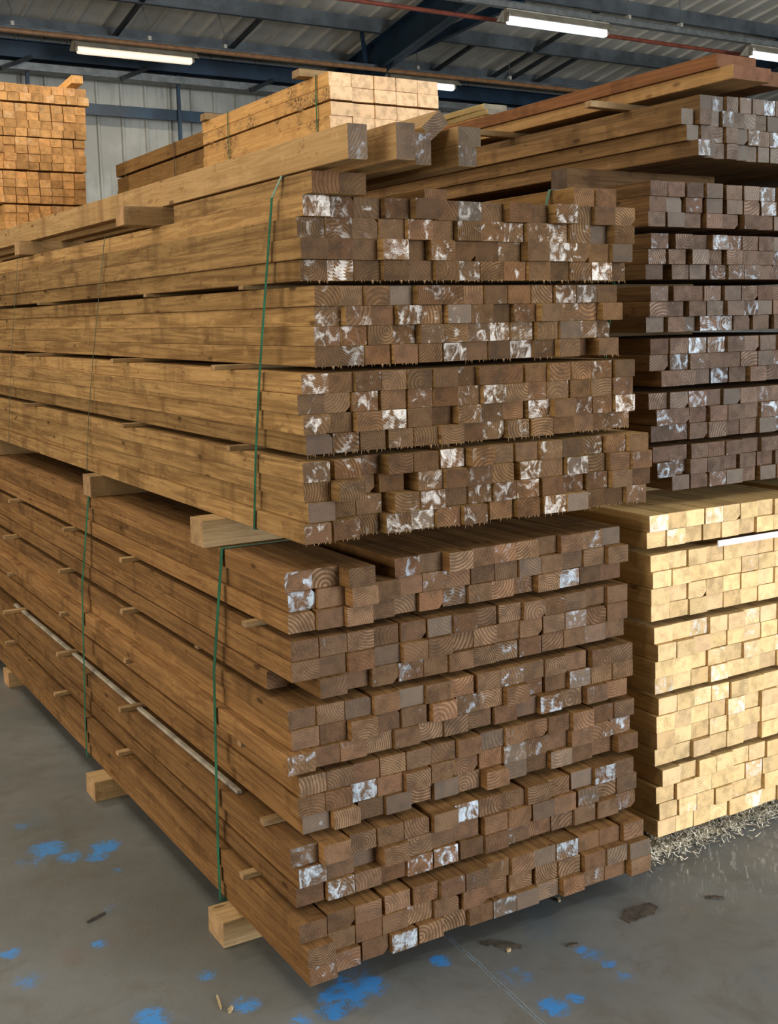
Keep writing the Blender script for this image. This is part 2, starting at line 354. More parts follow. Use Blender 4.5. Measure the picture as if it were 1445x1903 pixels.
m_navy = simple_mat('navy_painted_steel', (0.012, 0.035, 0.065), 0.5, 0.0, 0.25, 3)
m_purlin = simple_mat('grey_blue_painted_steel', (0.115, 0.130, 0.138), 0.5, 0.0, 0.2, 3)
m_galv = simple_mat('galvanised_steel', (0.22, 0.23, 0.22), 0.45, 0.3, 0.15, 10)
m_darksteel = simple_mat('dark_steel', (0.03, 0.034, 0.038), 0.5, 0.0, 0.2, 8)
m_redpipe = simple_mat('red_painted_pipe', (0.26, 0.062, 0.035), 0.45, 0.0, 0.15, 10)
m_copper = simple_mat('orange_brown_pipe', (0.30, 0.145, 0.06), 0.45, 0.0, 0.15, 10)
m_enamel = simple_mat('white_enamel', (0.55, 0.51, 0.43), 0.45, 0.0, 0.12, 7)
m_beige = simple_mat('dusty_reflector', (0.36, 0.31, 0.23), 0.55, 0.0, 0.15, 7)
m_wire = simple_mat('hanging_wire', (0.12, 0.12, 0.12), 0.5)
def tube_mat(name, c, s):
    k = NT(name)
    k.b.inputs['Base Color'].default_value = (0.8, 0.8, 0.8, 1); k.b.inputs['Emission Color'].default_value = (*c, 1); k.b.inputs['Emission Strength'].default_value = s
    return k.m
m_tube = tube_mat('lit_tube_cool', (0.78, 0.87, 1.0), 1.3)
m_tubew = tube_mat('lit_tube_warm', (1.0, 0.84, 0.60), 0.62)

def zpurlin(y, zdrop=0.0, h=0.2):
    bm = bmesh.new(); z1 = rz(y) - 0.035 - zdrop
    add_box(bm, XW0, XW1, y - .004, y + .004, z1 - h, z1)
    add_box(bm, XW0, XW1, y + .004, y + .07, z1 - .006, z1)
    add_box(bm, XW0, XW1, y - .07, y - .004, z1 - h, z1 - h + .006)
    return tag(link_mesh('roof_beam', bm, m_purlin), kind='structure')
for i, y in enumerate((13.05, 11.85, 10.4, 8.9, 7.4, 5.9)):
    zpurlin(y)['label'] = ORD[i] + ' grey blue steel roof purlin counted from the back wall'

def rafter(x, n):
    bm = bmesh.new(); D = 0.42; W = 0.17
    y0, y1 = YW1 - .12, RIDGE_Y; off = 0.25
    def pr(pts_yz, xa, xb):
        a = [bm.verts.new((xa, y, z)) for y, z in pts_yz]; b = [bm.verts.new((xb, y, z)) for y, z in pts_yz]
        bm.faces.new(a); bm.faces.new(b[::-1])
        for i in range(4): bm.faces.new((a[i], a[(i + 1) % 4], b[(i + 1) % 4], b[i]))
    t = lambda y, d: (y, rz(y) - off - d)
    pr([t(y0, 0), t(y1, 0), t(y1, D), t(y0, D)], x - .006, x + .006)
    pr([t(y0, 0), t(y1, 0), t(y1, .014), t(y0, .014)], x - W / 2, x + W / 2)
    pr([t(y0, D - .014), t(y1, D - .014), t(y1, D), t(y0, D)], x - W / 2, x + W / 2)
    # haunch at the eave and the column below it
    pr([(y0, rz(y0) - off - D), (y0 - 1.7, rz(y0 - 1.7) - off - D), (y0 - 1.7, rz(y0 - 1.7) - off - D - .014), (y0, rz(y0) - off - D - .45)], x - .006, x + .006)
    add_box(bm, x - W / 2, x + W / 2, y0 - .02, y0, 0, rz(y0) - off); add_box(bm, x - .006, x + .006, y0 - .3, y0, 0, rz(y0) - off - .2); add_box(bm, x - W / 2, x + W / 2, y0 - .32, y0 - .3, 0, rz(y0) - off - D)
    bmesh.ops.recalc_face_normals(bm, faces=bm.faces[:])
    tag(link_mesh('rafter_beam', bm, m_navy), 'dark navy steel rafter, %s of the portal frames' % n, 'beam', kind='structure')
rafter(1.2, 'first'); rafter(7.35, 'second'); rafter(13.4, 'third')

bm = bmesh.new(); add_box(bm, XW0, XW1, 12.98, 13.04, 4.86, 5.05); add_box(bm, XW0, XW1, 12.92, 13.1, 5.05, 5.062); add_box(bm, XW0, XW1, 12.92, 13.1, 4.848, 4.86)
tag(link_mesh('eave_beam', bm, m_navy), 'dark navy steel eaves beam along the back wall', 'beam', kind='structure')
bm = bmesh.new(); add_box(bm, XW0, XW1, 12.93, 13.2, 4.71, 4.725); add_box(bm, XW0, XW1, 12.93, 12.94, 4.725, 4.80); add_box(bm, XW0, XW1, 13.19, 13.2, 4.725, 4.83)
tag(link_mesh('trim_1', bm, m_galv), 'grey steel ledge running below the eaves beam', 'ledge', kind='structure')
bm = bmesh.new(); add_box(bm, XW0, XW1, 13.16, 13.34, 4.40, 4.41); add_box(bm, XW0, XW1, 13.16, 13.17, 4.27, 4.40)
tag(link_mesh('wall_beam', bm, m_navy), 'dark steel sheeting rail across the back wall', 'beam', kind='structure')
for i, x in enumerate((2.86, 4.86, 8.9)):
    bm = bmesh.new(); add_box(bm, x - .022, x + .022, 13.1, 13.14, 3.0 if 0 else 0.0, 4.9)
    tag(link_mesh('trim_%d' % (i + 2), bm, m_navy), '%s thin navy post against the back wall' % ORD[i], 'post', kind='structure')
# sag bars up the roof slope between purlins
def slope_bar(x0, ya, x1, yb, n):
    bm = bmesh.new(); add_prism_between(bm, (x0, ya, rz(ya) - .20), (x1, yb, rz(yb) - .20), .05, .05)
    tag(link_mesh('brace_beam', bm, m_darksteel), n, 'brace', kind='structure')
for i, (a, ya, b, yb) in enumerate(((3.95, 13.05, 3.95, 11.85), (5.55, 13.05, 5.55, 11.85), (8.85, 13.05, 8.85, 11.85), (9.9, 13.05, 9.9, 11.85), (10.25, 13.05, 10.25, 11.85), (10.75, 13.05, 10.75, 11.85), (3.95, 11.85, 3.95, 10.4), (9.9, 11.85, 9.9, 10.4))):
    slope_bar(a, ya, b, yb, '%s thin dark sag bar up the roof slope' % ORD[i])
bm = bmesh.new(); add_prism_between(bm, (7.5, 12.6, 5.06), (8.55, 10.35, 5.62), .09, .12)
tag(link_mesh('brace_beam', bm, m_navy), 'navy diagonal brace rising from the foot of the rafter', 'brace', kind='structure')
bm = bmesh.new(); add_prism_between(bm, (7.36, 12.35, 5.0), (7.0, 11.85, 5.36), .05, .07)
tag(link_mesh('brace_beam', bm, m_navy), 'short navy knee brace from the rafter up to a purlin', 'brace', kind='structure')
for i, x in enumerate((2.45, 3.95, 5.75)):
    bm = bmesh.new(); add_prism_between(bm, (x, 12.75, 4.66), (x + .42, 12.9, 4.86), .035, .05)
    tag(link_mesh('strut_beam', bm, m_darksteel), '%s short dark strut under the eaves beam' % ORD[i], 'strut', kind='structure')

# ------------------------------------------------------------------ lights and services hung below the roof
def trunking(y, z, pipe, mat, pmat, label, plabel, x0=-3.0, x1=17.0):
    bm = bmesh.new(); add_box(bm, x0, x1, y - .04, y + .04, z, z + .06); add_box(bm, x0, x1, y - .06, y + .06, z + .06, z + .066)
    tag(link_mesh('lighting_trunking', bm, mat), label, 'trunking')
    if pipe:
        bm = bmesh.new(); add_tube(bm, [(x0, y + pipe[0], z + pipe[1]), (x1, y + pipe[0], z + pipe[1])], pipe[2], 10)
        tag(link_mesh('service_pipe', bm, pmat), plabel, 'pipe')
trunking(12.05, 4.93, (-.23, -.035, .028), m_purlin, m_copper, 'grey cable trunking hung near the back wall', 'orange brown pipe clipped below the grey trunking')
trunking(8.75, 4.97, (.55, .02, .024), m_galv, m_redpipe, 'galvanised cable trunking carrying the bright fluorescent light', 'red pipe crossing under the roof behind the bright light')
def hanger(x, y, z, label):
    bm = bmesh.new(); top = rz(y) - .03
    add_tube(bm, [(x, y, z), (x, y, z + .18), (x - .1, y + .02, top)], .006, 6)
    h = tag(link_mesh('hanging_wire', bm, m_wire), label, 'wire', 'wires the trunking hangs from')
    bm = bmesh.new(); add_box(bm, x - .02, x + .02, y - .03, y + .03, z - .005, z + .05); link_mesh('clip', bm, m_enamel, h)
for i, x in enumerate((2.45, 4.1, 5.1, 8.0, 9.6)): hanger(x, 12.05, 5.0, '%s thin wire holding the grey trunking near the back wall' % ORD[i])
for i, x in enumerate((8.9, 9.75)): hanger(x, 8.75, 5.04, '%s thin wire holding the galvanised trunking' % ORD[i])

def fitting(x, y, z, cool, label, L=1.5, power=20):
    root = bpy.data.objects.new('fluorescent_light', None); COL.objects.link(root); root.location = (x + L / 2, y, z)
    tag(root, label, 'light', 'fluorescent lights under the roof')
    bm = bmesh.new(); add_box(bm, -L / 2, L / 2, -.03, .03, .072, .117, .004); link_mesh('housing', bm, m_enamel, root)
    for s in (-1, 1):                                   # angled reflector wings
        bm = bmesh.new()
        pts = [(s * .03, .104), (s * .145, .01), (s * .145, .006), (s * .03, .098)]
        a = [bm.verts.new((-L / 2 - .02, p[0], p[1])) for p in pts]; b = [bm.verts.new((L / 2 + .02, p[0], p[1])) for p in pts]
        bm.faces.new(a); bm.faces.new(b[::-1])
        for i in range(4): bm.faces.new((a[i], a[(i + 1) % 4], b[(i + 1) % 4], b[i]))
        bmesh.ops.recalc_face_normals(bm, faces=bm.faces[:]); link_mesh('reflector', bm, m_beige, root)
    bm = bmesh.new(); add_box(bm, -L / 2 + .03, L / 2 - .03, -.04, .04, -.045, .035, .012); link_mesh('diffuser', bm, m_tube if cool else m_tubew, root)
    for s in (-1, 1):
        bm = bmesh.new(); add_box(bm, min(s * L / 2, s * (L / 2 - .03)), max(s * L / 2, s * (L / 2 - .03)), -.03, .03, -.02, .072, .003); link_mesh('end_cap', bm, m_beige, root)
    l = bpy.data.lights.new('fluorescent_glow', 'AREA'); l.shape = 'RECTANGLE'; l.size = L; l.size_y = .1; l.energy = power
    l.color = (0.86, 0.93, 1.0) if cool else (1.0, 0.88, 0.69)
    lo = bpy.data.objects.new('fluorescent_glow', l); COL.objects.link(lo); lo.location = (x + L / 2, y, z - .07)
fitting(3.15, 12.0, 4.80, False, 'long warm white fluorescent light above the orange timber stack')
fitting(7.50, 12.0, 4.80, True, 'fluorescent light mostly hidden behind the pale sleepers', L=1.1)
fitting(7.08, 8.75, 4.85, True, 'bright cool white fluorescent light in angled reflector, highest in view')
fitting(10.98, 8.75, 4.85, True, 'fluorescent light cut off above the dark reddish boards')
for (x, y, c, p) in ((-1.6, 5.5, False, 75), (-5.5, 3.2, False, 70), (-1.6, 1.0, False, 45), (-5.2, -2.5, False, 50), (2.4, 5.5, True, 60), (2.6, -3.0, True, 60), (6.4, -1.0, True, 60), (6.4, 4.0, True, 50)):  # unseen fittings, added for the light they throw on the stacks
    fitting(x, y, 4.85, c, 'added unseen fluorescent light further along the shed roof', power=p)

# ------------------------------------------------------------------ timber
def timber_mesh(name, w, h, L, mat, wane=0, seed=0):
    """Bar along +Y, origin at the middle of its near bottom edge; eased edges, optional waney corner, slightly hairy near end."""
    r = random.Random(seed); e = 0.0014
    c = [e] * 4
    if wane: c[r.randrange(4)] = wane
    pts = []
    for i, (sx, sz) in enumerate(((-1, 0), (1, 0), (1, 1), (-1, 1))):
        k = c[i]; X = sx * w / 2; Z = sz * h
        dx = -sx * k; dz = k if sz == 0 else -k
        two = [(X, Z + dz), (X + dx, Z)] if i in (0, 2) else [(X + dx, Z), (X, Z + dz)]
        pts += two
    bm = bmesh.new(); rings = []
    ys = [0.0, 0.0025] + [L * t for t in (.08, .25, .5, .75)] + [L]
    for j, yy in enumerate(ys):
        s = 0.985 if j == 0 else 1.0
        wob = 0 if j < 2 else 1
        rings.append([bm.verts.new((x * s, yy + (r.uniform(-.0015, .0015) if j == 0 else 0), h / 2 + (z - h / 2) * s)) for x, z in pts])
    n = len(pts)
    for a, b in zip(rings, rings[1:]):
        for i in range(n): bm.faces.new((a[i], a[(i + 1) % n], b[(i + 1) % n], b[i]))
    bm.faces.new(rings[0]); bm.faces.new(rings[-1])
    bmesh.ops.recalc_face_normals(bm, faces=bm.faces[:])
    me = bpy.data.meshes.new(name); bm.to_mesh(me); bm.free(); me.materials.append(mat)
    return me

_protos = {}
def place(name, w, h, L, mat, x, y, z, sx=1, sz=1, wane=False, color=(.5, 0, 0), rot=0.0):
    key = (name, w, h, L, mat.name)
    if key not in _protos:
        ms = [timber_mesh(name, w, h, L, mat, 0, 1), timber_mesh(name, w, h, L, mat, min(w, h) * .22, 5), timber_mesh(name, w, h, L, mat, min(w, h) * .30, 8)]
        _protos[key] = [bpy.data.objects.new(name, m) for m in ms]
        _protos[key].append(set())
    pr = _protos[key]; i = R.choice((1, 2)) if wane else 0
    o = pr[i].copy() if i in pr[3] else pr[i]
    pr[3].add(i)
    if not o.users_collection: COL.objects.link(o)
    o.location = (x, y, z); o.scale = (sx, 1, sz); o.rotation_euler = (0, 0, rot)
    o.color = (*color, R.random())
    return o

def pack(name, rows, cols, zb, h, xl, xr, yo, L, mat, group, cat, labeller, wr=1.47, skip=(), yj=.007, colorf=None, wane=.06, slack_at=None, row_dx=None, ydx=None):
    """One strapped bundle: ROWS x COLS timbers, each its own object. Row 0 is the top row."""
    w0 = h0 = None
    out = {}
    wcell = (xr - xl) / cols
    for rI in range(rows):
        w = min(h * wr, wcell - .0006)
        slack = (xr - xl) - cols * w
        cuts = [R.random() ** 4 + .04 for _ in range(cols - 1)]; tot = sum(cuts)
        dx = R.uniform(-.009, .009) + (row_dx or {}).get(rI, 0)
        x = xl + dx
        for cI in range(cols):
            if (rI, cI) not in skip:
                wane_ = R.random() < wane
                c = colorf(rI, cI) if colorf else (.5, 0, 0)
                y = yo + R.gauss(0, yj) + (ydx or {}).get((rI, cI), 0)
                o = place(name, .07, .047, L, mat, x + w / 2, y, zb + (rows - 1 - rI) * h, w / .07, (h - .0004) / .047, wane_, c)
                tag(o, labeller(rI, cI, c), cat, group); out[(rI, cI)] = o
            x += w + (slack * cuts[cI] / tot if cI < cols - 1 else 0)
    return out

def rowname(r, n): return ('top', 'bottom')[r] if n == 2 else 'bottom' if r == n - 1 else ('top', 'second', 'third')[r] if n > 3 else ('top', 'middle')[r]
def bname(i, n): return 'top' if i == 0 else 'bottom' if i == n - 1 else ORD[i]

def waxy(p_hi, p_mid, grey_p, lo=.2, hi=.85):
    def f(r, c):
        q = R.random()
        w = R.uniform(.72, 1.0) if q < p_hi else R.uniform(.40, .72) if q < p_hi + p_mid else R.uniform(0, .30)
        return (R.uniform(lo, hi), w, R.uniform(.5, 1) if R.random() < grey_p else R.uniform(0, .22))
    return f

# front stack, upper half: four bundles of rough-sawn brown timber
UP = [(4, 14, 1.6487, .0454, .0465, .9872, .0174), (4, 13, 1.4619, .0440, .0709, .9441, .0213), (4, 14, 1.2706, .0445, .0261, .9906, .0023), (4, 14, 1.0756, .0454, .0187, 1.0300, -.0113)]
def lab_up(b):
    return lambda r, c, k: '%s rough timber, %s from left in %s row, %s bundle of upper front stack' % ('white-smeared' if k[1] > .72 else 'greyish brown' if k[2] > .45 else 'brown', ORD[c], rowname(r, 4), bname(b, 4))
LU = 4.3
up_out = []
for b, (rows, cols, zb, h, xl, xr, yo) in enumerate(UP):
    yd = {}
    if b == 3: yd = {(1, 0): .0, (1, 1): -.02, (0, 2): .03, (1, 2): .045, (2, 2): .035, (3, 2): .04, (2, 1): .02, (1, 3): .03}
    if b == 1: yd = {(3, 0): -.012, (0, 0): -.004}
    if b == 0: yd = {(0, 1): .012, (1, 1): .01, (1, 13): -.02, (2, 13): -.016}
    up_out.append(pack('rough_timber', rows, cols, zb, h, xl, xr, yo, LU, m_rough, 'rough brown timbers in the upper front stack', 'timber', lab_up(b), 1.49, yj=.009, colorf=waxy(.22, .36, .08, .1, .9), ydx=yd, wane=.07,
                       row_dx={0: {1: .004}, 1: {1: .0}}.get(b)))
def fringe(seed):
    r = random.Random(seed); bm = bmesh.new()
    for i in range(11):
        x = r.uniform(-.034, .034); l = abs(r.gauss(0, .0042)) + .0012; w = r.uniform(.0004, .0011); d = r.uniform(-.003, .003)
        a = [bm.verts.new((x + sx * w, -.0012 + sy * w, .0006)) for sx, sy in ((-1, -1), (1, -1), (1, 1), (-1, 1))]
        tip = bm.verts.new((x + d, -.0015 + r.uniform(-.001, .001), -l))
        for k in range(4): bm.faces.new((a[k], tip, a[(k + 1) % 4]))
        bm.faces.new(a)
    bmesh.ops.recalc_face_normals(bm, faces=bm.faces[:])
    me = bpy.data.meshes.new('splinter_fringe'); bm.to_mesh(me); bm.free(); me.materials.append(m_fringe); return me
m_fringe = simple_mat('torn_fibres', (0.30, 0.175, 0.085), .9, 0, .25, 60)
FR = [fringe(i) for i in range(4)]
for outs in up_out:
    for (r, c), o in outs.items():
        if r == 3 and R.random() < .8:
            f = bpy.data.objects.new('splinter_fringe', R.choice(FR)); COL.objects.link(f); f.parent = o
zt = 1.6487 + 4 * .0454 + .0004
m_loose = m_rough
for i, (x, y, lab) in enumerate(((.093, -.012, 'brown timber lying loose on upper front stack, first from left end'), (.160, -.010, 'brown timber lying loose on upper front stack, second from left end'),
                                 (.505, .19, 'lone brown timber end lying loose on upper front stack near its middle'), (.845, .035, 'ringed brown timber lying loose on upper front stack, second from right end'), (.913, .03, 'brown timber lying loose on upper front stack, at its right end'))):
    tag(place('rough_timber', .07, .047, .82 if i < 2 else LU, m_rough, x, y, zt, .95, .97, False, (R.uniform(.35, .6), .05, .1)), lab, 'timber', 'rough brown timbers in the upper front stack')

# front stack, lower half: six bundles of treated brown timber
LOW = [(3, 14, .8633, .0471, -.0086, .9845, .033), (3, 14, .7064, .0475, -.0112, .9946, .0172), (3, 14, .5476, .0478, -.0257, .9963, .0041), (3, 14, .3891, .0478, -.0099, 1.0066, .0021), (3, 14, .2286, .0482, -.0416, .9952, -.023), (3, 14, .07, .048, -.0488, .9889, -.0631)]
def lab_low(b):
    return lambda r, c, k: '%s treated timber, %s from left in %s row, %s bundle of lower front stack' % ('white-marked' if k[1] > .72 else 'greyish brown' if k[2] > .45 else 'dark brown', ORD[c], rowname(r, 3), bname(b, 6))
low_out = []
for b, (rows, cols, zb, h, xl, xr, yo) in enumerate(LOW):
    sk = {0: {(0, 3)}, 1: {(2, 0)}}.get(b, ())
    yd = {0: {(0, 2): -.035, (1, 2): -.03, (2, 2): -.02, (0, 0): -.0, (1, 0): .006, (1, 3): -.01, (0, 4): .0}, 2: {(2, 0): -.012}, 5: {(0, 0): .0, (1, 0): -.02, (2, 0): -.035, (2, 13): -.03, (1, 13): -.03}, 4: {(0, 0): .0}}.get(b, {})
    rdx = {5: {0: -.006, 1: .006, 2: .012}, 2: {2: -.012}, 4: {0: -.01, 1: .004}}.get(b)
    low_out.append(pack('treated_timber', rows, cols, zb, h, xl, xr, yo, LU, m_treat, 'treated timbers in the lower front stack', 'timber', lab_low(b), 1.485, skip=sk, yj=.0075, colorf=waxy(.055, .14, .12, .15, .9), ydx=yd, row_dx=rdx, wane=.09))
o = tag(place('treated_timber', .07, .047, LU - .1, m_treat, .012, .14, .7066, .9, .95, True, (.4, .1, .1)), 'broken treated timber set back at corner of second bundle, lower front stack', 'timber', 'treated timbers in the lower front stack')

# right stack: six bundles of dark timber over whitewood, square battens on top
DY = .13
DK = [(1.919, 1.797, 1.166), (1.779, 1.656, 1.158), (1.639, 1.512, 1.166), (1.495, 1.362, 1.176), (1.345, 1.207, 1.176), (1.193, 1.063, 1.19)]
def lab_dk(b):
    return lambda r, c, k: '%s dark timber, %s from left in %s row, %s bundle of dark right stack' % ('white-cornered' if k[1] > .72 else 'greyish' if k[2] > .45 else 'brown', ORD[c], rowname(r, 3), bname(b, 6))
LR = 5.9
dk_out = []
for b, (zt_, zb, xl) in enumerate(DK):
    sk = {5: {(2, 0)}, 0: {(0, 9)}}.get(b, ())
    dk_out.append(pack('dark_timber', 3, 8, zb, (zt_ - zb) / 3, xl, xl + 8 * .0705, DY, LR, m_dark, 'dark timbers in the right stack', 'timber', lab_dk(b), 1.55, skip=sk, yj=.007, colorf=waxy(.14, .22, .28, .3, .95), wane=.12,
                       row_dx={0: {1: -.012, 2: -.01}, 1: {1: -.008, 2: -.012}, 2: {2: -.02}, 3: {1: -.012, 2: .012}, 4: {1: .01, 2: .01}}.get(b)))
def lab_t(r, c, k): return '%s square batten, %s from left in %s row, bundle topping the dark right stack' % ('white-smeared' if k[1] > .72 else 'greyish', ORD[c], rowname(r, 4))
TZ = 1.986
tn = 12
for r in range(4):
    x = {0: 1.345, 1: 1.268, 2: 1.285, 3: 1.296}[r]
    for c in range(tn - (2 if r == 0 else 0)):
        k = waxy(.10, .2, .5, .3, .95)(r, c)
        o = place('square_batten', .045, .043, LR, m_batten, x + .0225, DY + R.gauss(0, .006) + (-.03 if (r, c) == (3, 0) else .0), TZ + (3 - r) * .0425, 1, .985, R.random() < .1, k)
        tag(o, lab_t(r, c, k), 'batten', 'square battens topping the right stack'); x += .045 + R.random() ** 3 * .006 + .0006
PL = [(1.019, .925, 1.098, 2), (.906, .716, 1.114, 4), (.697, .502, 1.125, 4), (.487, .286, 1.142, 4), (.270, .064, 1.158, 4)]
def lab_pl(b, n):
    return lambda r, c, k: '%s whitewood timber, %s from left in %s row, %s bundle of pale stack' % ('chalky' if k[1] > .72 else 'golden' if k[0] < .4 else 'pale', ORD[c], rowname(r, n), bname(b, 5))
def whitef(r, c):
    k = waxy(.07, .12, 0, .3, .85)(r, c)
    return (k[0], k[1], R.choice((0, 0, 0, .3, .6, 1)) * R.random())
for b, (zt_, zb, xl, n) in enumerate(PL):
    pack('whitewood_timber', n, 9, zb, (zt_ - zb) / n, xl, xl + 9 * .0708, .05, LR, m_white, 'whitewood timbers in the pale right stack', 'timber', lab_pl(b, n), 1.485, yj=.0045, colorf=whitef, wane=.03)

# far stack of orange timber
OY = 4.86
zo = lambda py: 2.956 - (py - 165.5) * .003177
OP = [(165.5, 196, 2), (199.5, 258, 4), (260, 317.5, 4), (321, 378, 4), (381.5, 439, 4)]
def lab_o(b, n):
    return lambda r, c, k: '%s timber, %s from right in %s row, %s bundle of far orange stack' % ('bright orange' if k[0] > .6 else 'brownish orange' if k[0] < .33 else 'orange', ORD[c], rowname(r, n), bname(b, 5))
for b, (p0, p1, n) in enumerate(OP):
    z1, z0 = zo(p0), zo(p1); h = (z1 - z0) / n
    for r in range(n):
        xr_ = 1.075 - .012 * b + (.012 if r == n - 1 and b == 0 else 0) + R.uniform(-.003, .003)
        for c in range(9):
            if b == 4 and c < 2: continue
            k = (R.choice((R.uniform(.35, .8), R.uniform(.5, .9), R.uniform(.1, .4))), R.choice((0, 0, .5, .8)), 0)
            o = place('orange_timber', .07, .047, 4.2, m_orange, xr_ - .034, OY + R.gauss(0, .006), z0 + (n - 1 - r) * h, .067 / .07, (h - .0004) / .047, False, k)
            tag(o, lab_o(b, n)(r, c, k), 'timber', 'orange timbers in the far stack'); xr_ -= .0682 + R.random() ** 4 * .004
tag(place('orange_timber', .07, .047, 2.4, m_orange, .985, OY - .14, zo(165.5) + .001, .95, .95, False, (.75, 0, 0), -.06), 'single orange timber lying askew on top of the far orange stack', 'timber', 'orange timbers in the far stack')
bm = bmesh.new()
for i in range(9):
    x = 1.0 - i * .0685
    for j in range(40):
        z = .05 + j * .0495
        add_box(bm, x - .0335, x + .0335, OY + .02, OY + 4.2, z, z + .047)
o = link_mesh('lower_orange_timber', bm, m_orange); o.color = (.5, 0, 0, .3)
tag(o, 'lower timbers of the far orange stack behind the front stack', 'timber', kind='stuff')

# ------------------------------------------------------------------ bearers, sticks, straps
def bar_x(name, x0, x1, y0, wy, z0, hz, mat, label, cat, group, rot=0.0, color=(.5, 0, 0)):
    o = place(name, wy, hz, x1 - x0, mat, x0, y0 + wy / 2, z0, 1, 1, False, color, -math.pi / 2 + rot)
    return tag(o, label, cat, group)
BP = 'wooden blocks under the bundles'
for i, (x, y, w) in enumerate(((-.10, .285, .10), (-.105, 1.36, .10), (-.06, 2.78, .10), (-.06, 3.85, .10))):
    bar_x('bearer_block', x, .97, y, w, .0, .0695, m_bearer, 'pale wooden bearer on the floor under the front stack, %s from its near end' % ORD[i], 'bearer', BP, color=(.62, .3, 0))
for i, (x, y, w) in enumerate(((-.052, .42, .085), (-.03, 1.45, .085), (-.02, 2.95, .085), (0, 3.9, .085))):
    bar_x('bearer_block', x, .99, y, w, 1.0052, .070, m_bearer, 'wooden bearer between upper and lower front stacks, %s from the near end' % ORD[i], 'bearer', BP, color=((.5, .2, .0), (.3, .2, .2), (.35, 0, .1), (.3, 0, 0))[i])
for i, y in enumerate((.9, 2.30, 3.7)):
    bar_x('bearer_block', (-.05, .0, .1)[i], .46, y, .07, zt + .001, .052, m_bearer, 'pale block on upper front stack under the squared timbers, %s from near end' % ORD[i], 'bearer', BP, color=(.55, .1, 0))
ST = 'thin sticks between the bundles'
def gapz(A, B):   # top of lower bundle, bottom of upper
    return B, A
def sticks(levels, spots, group, nm, xs, xe):
    for g, (z0, z1) in enumerate(levels):
        for j, (y, dx) in enumerate(spots[g]):
            bar_x('spacer_stick', xs[g] + dx, xe[g], y, .026, z0 + .0003, z1 - z0 - .0006, m_bearer, 'thin spacer stick in %s gap of %s, %s from near end' % (ORD[g] if len(levels) > 1 else 'the', nm, ORD[j]), 'stick', group, color=(R.uniform(.15, .55), 0, R.uniform(0, .3)))
ul = [(UP[i + 1][2] + UP[i + 1][0] * UP[i + 1][3], UP[i][2]) for i in range(3)]
sticks(ul, [((.30, .0), (.98, -.0), (2.06, -.03), (3.1, 0)), ((.36, -.035), (1.15, -.035), (2.18, -.04), (3.2, 0)), ((.30, -.02), (1.10, -.02), (2.26, -.03), (3.2, 0))], ST, 'upper front stack', [.03, .01, .0], [.93, .93, .98])
ll = [(LOW[i + 1][2] + LOW[i + 1][0] * LOW[i + 1][3], LOW[i][2]) for i in range(5)]
sticks(ll, [((.19, -.025), (1.10, -.03), (1.74, -.03), (2.55, -.03), (3.5, 0)), ((.60, .02), (1.09, -.03), (1.79, -.03), (2.6, -.04), (3.5, 0)), ((.25, -.01), (1.10, -.02), (1.80, -.03), (2.6, -.03), (3.5, 0)), ((.13, .0), (1.12, -.03), (1.84, -.03), (2.6, -.05), (3.5, 0)), ((.20, -.02), (1.17, -.02), (1.88, -.03), (2.7, -.02), (3.5, 0))],
       ST, 'lower front stack', [-.02, -.03, -.035, -.045, -.055], [.96, .96, .97, .97, .97])
dl = [(DK[i + 1][0], DK[i][1]) for i in range(5)]
sticks(dl, [((.5, 0), (1.6, 0), (3.0, 0), (4.6, 0))] * 5, 'thin sticks in the dark right stack', 'dark right stack', [1.17] * 5, [1.70] * 5)
pl_ = [(PL[i + 1][0], PL[i][1]) for i in range(4)]
sticks(pl_, [((.22, -.02), (1.4, 0), (3.0, 0), (4.6, 0))] * 4, 'thin sticks in the pale right stack', 'pale stack', [1.10, 1.115, 1.13, 1.145], [1.72] * 4)
for i, y in enumerate((.5, 2.0, 4.4)):
    bar_x('bearer_block', 1.2, 1.76, y, .09, 0.0, .0636, m_bearer, 'wooden bearer on the floor under the pale stack, %s from the near end' % ORD[i], 'bearer', BP)
    bar_x('bearer_block', 1.2, 1.72, y - .12, .07, 1.0195, .043, m_bearer, 'dark bearer between pale stack and dark bundles, %s from the near end' % ORD[i], 'bearer', BP, color=(.1, 0, .5))
    bar_x('bearer_block', 1.125, 1.72, y - .06, .075, 1.9195, .066, m_dark, 'dark square bearer under the square battens, %s from the near end' % ORD[i], 'bearer', BP, color=(.25, 0, .6))
# long pale edging strip in a gap of the lower front stack
tag(place('edging_strip', .014, .010, 2.4, simple_mat('dusty_strip', (.33, .295, .235), .8, 0, .2, 9), -.016, .34, LOW[4][2] + 3 * LOW[4][3] + .0005, 1, 1, False, (.7, .4, .4)), 'long pale strip lying in the gap along side of lower front stack', 'strip')
bm = bmesh.new(); add_box(bm, 0, .6, 0, .004, 0, .017)
o = link_mesh('plastic_strip', bm, simple_mat('white_plastic', (.80, .80, .82), .35, 0, .06, 20)); o.location = (1.345, .03, .9065)
tag(o, 'white plastic strip between two bundles at face of the pale stack', 'strip')

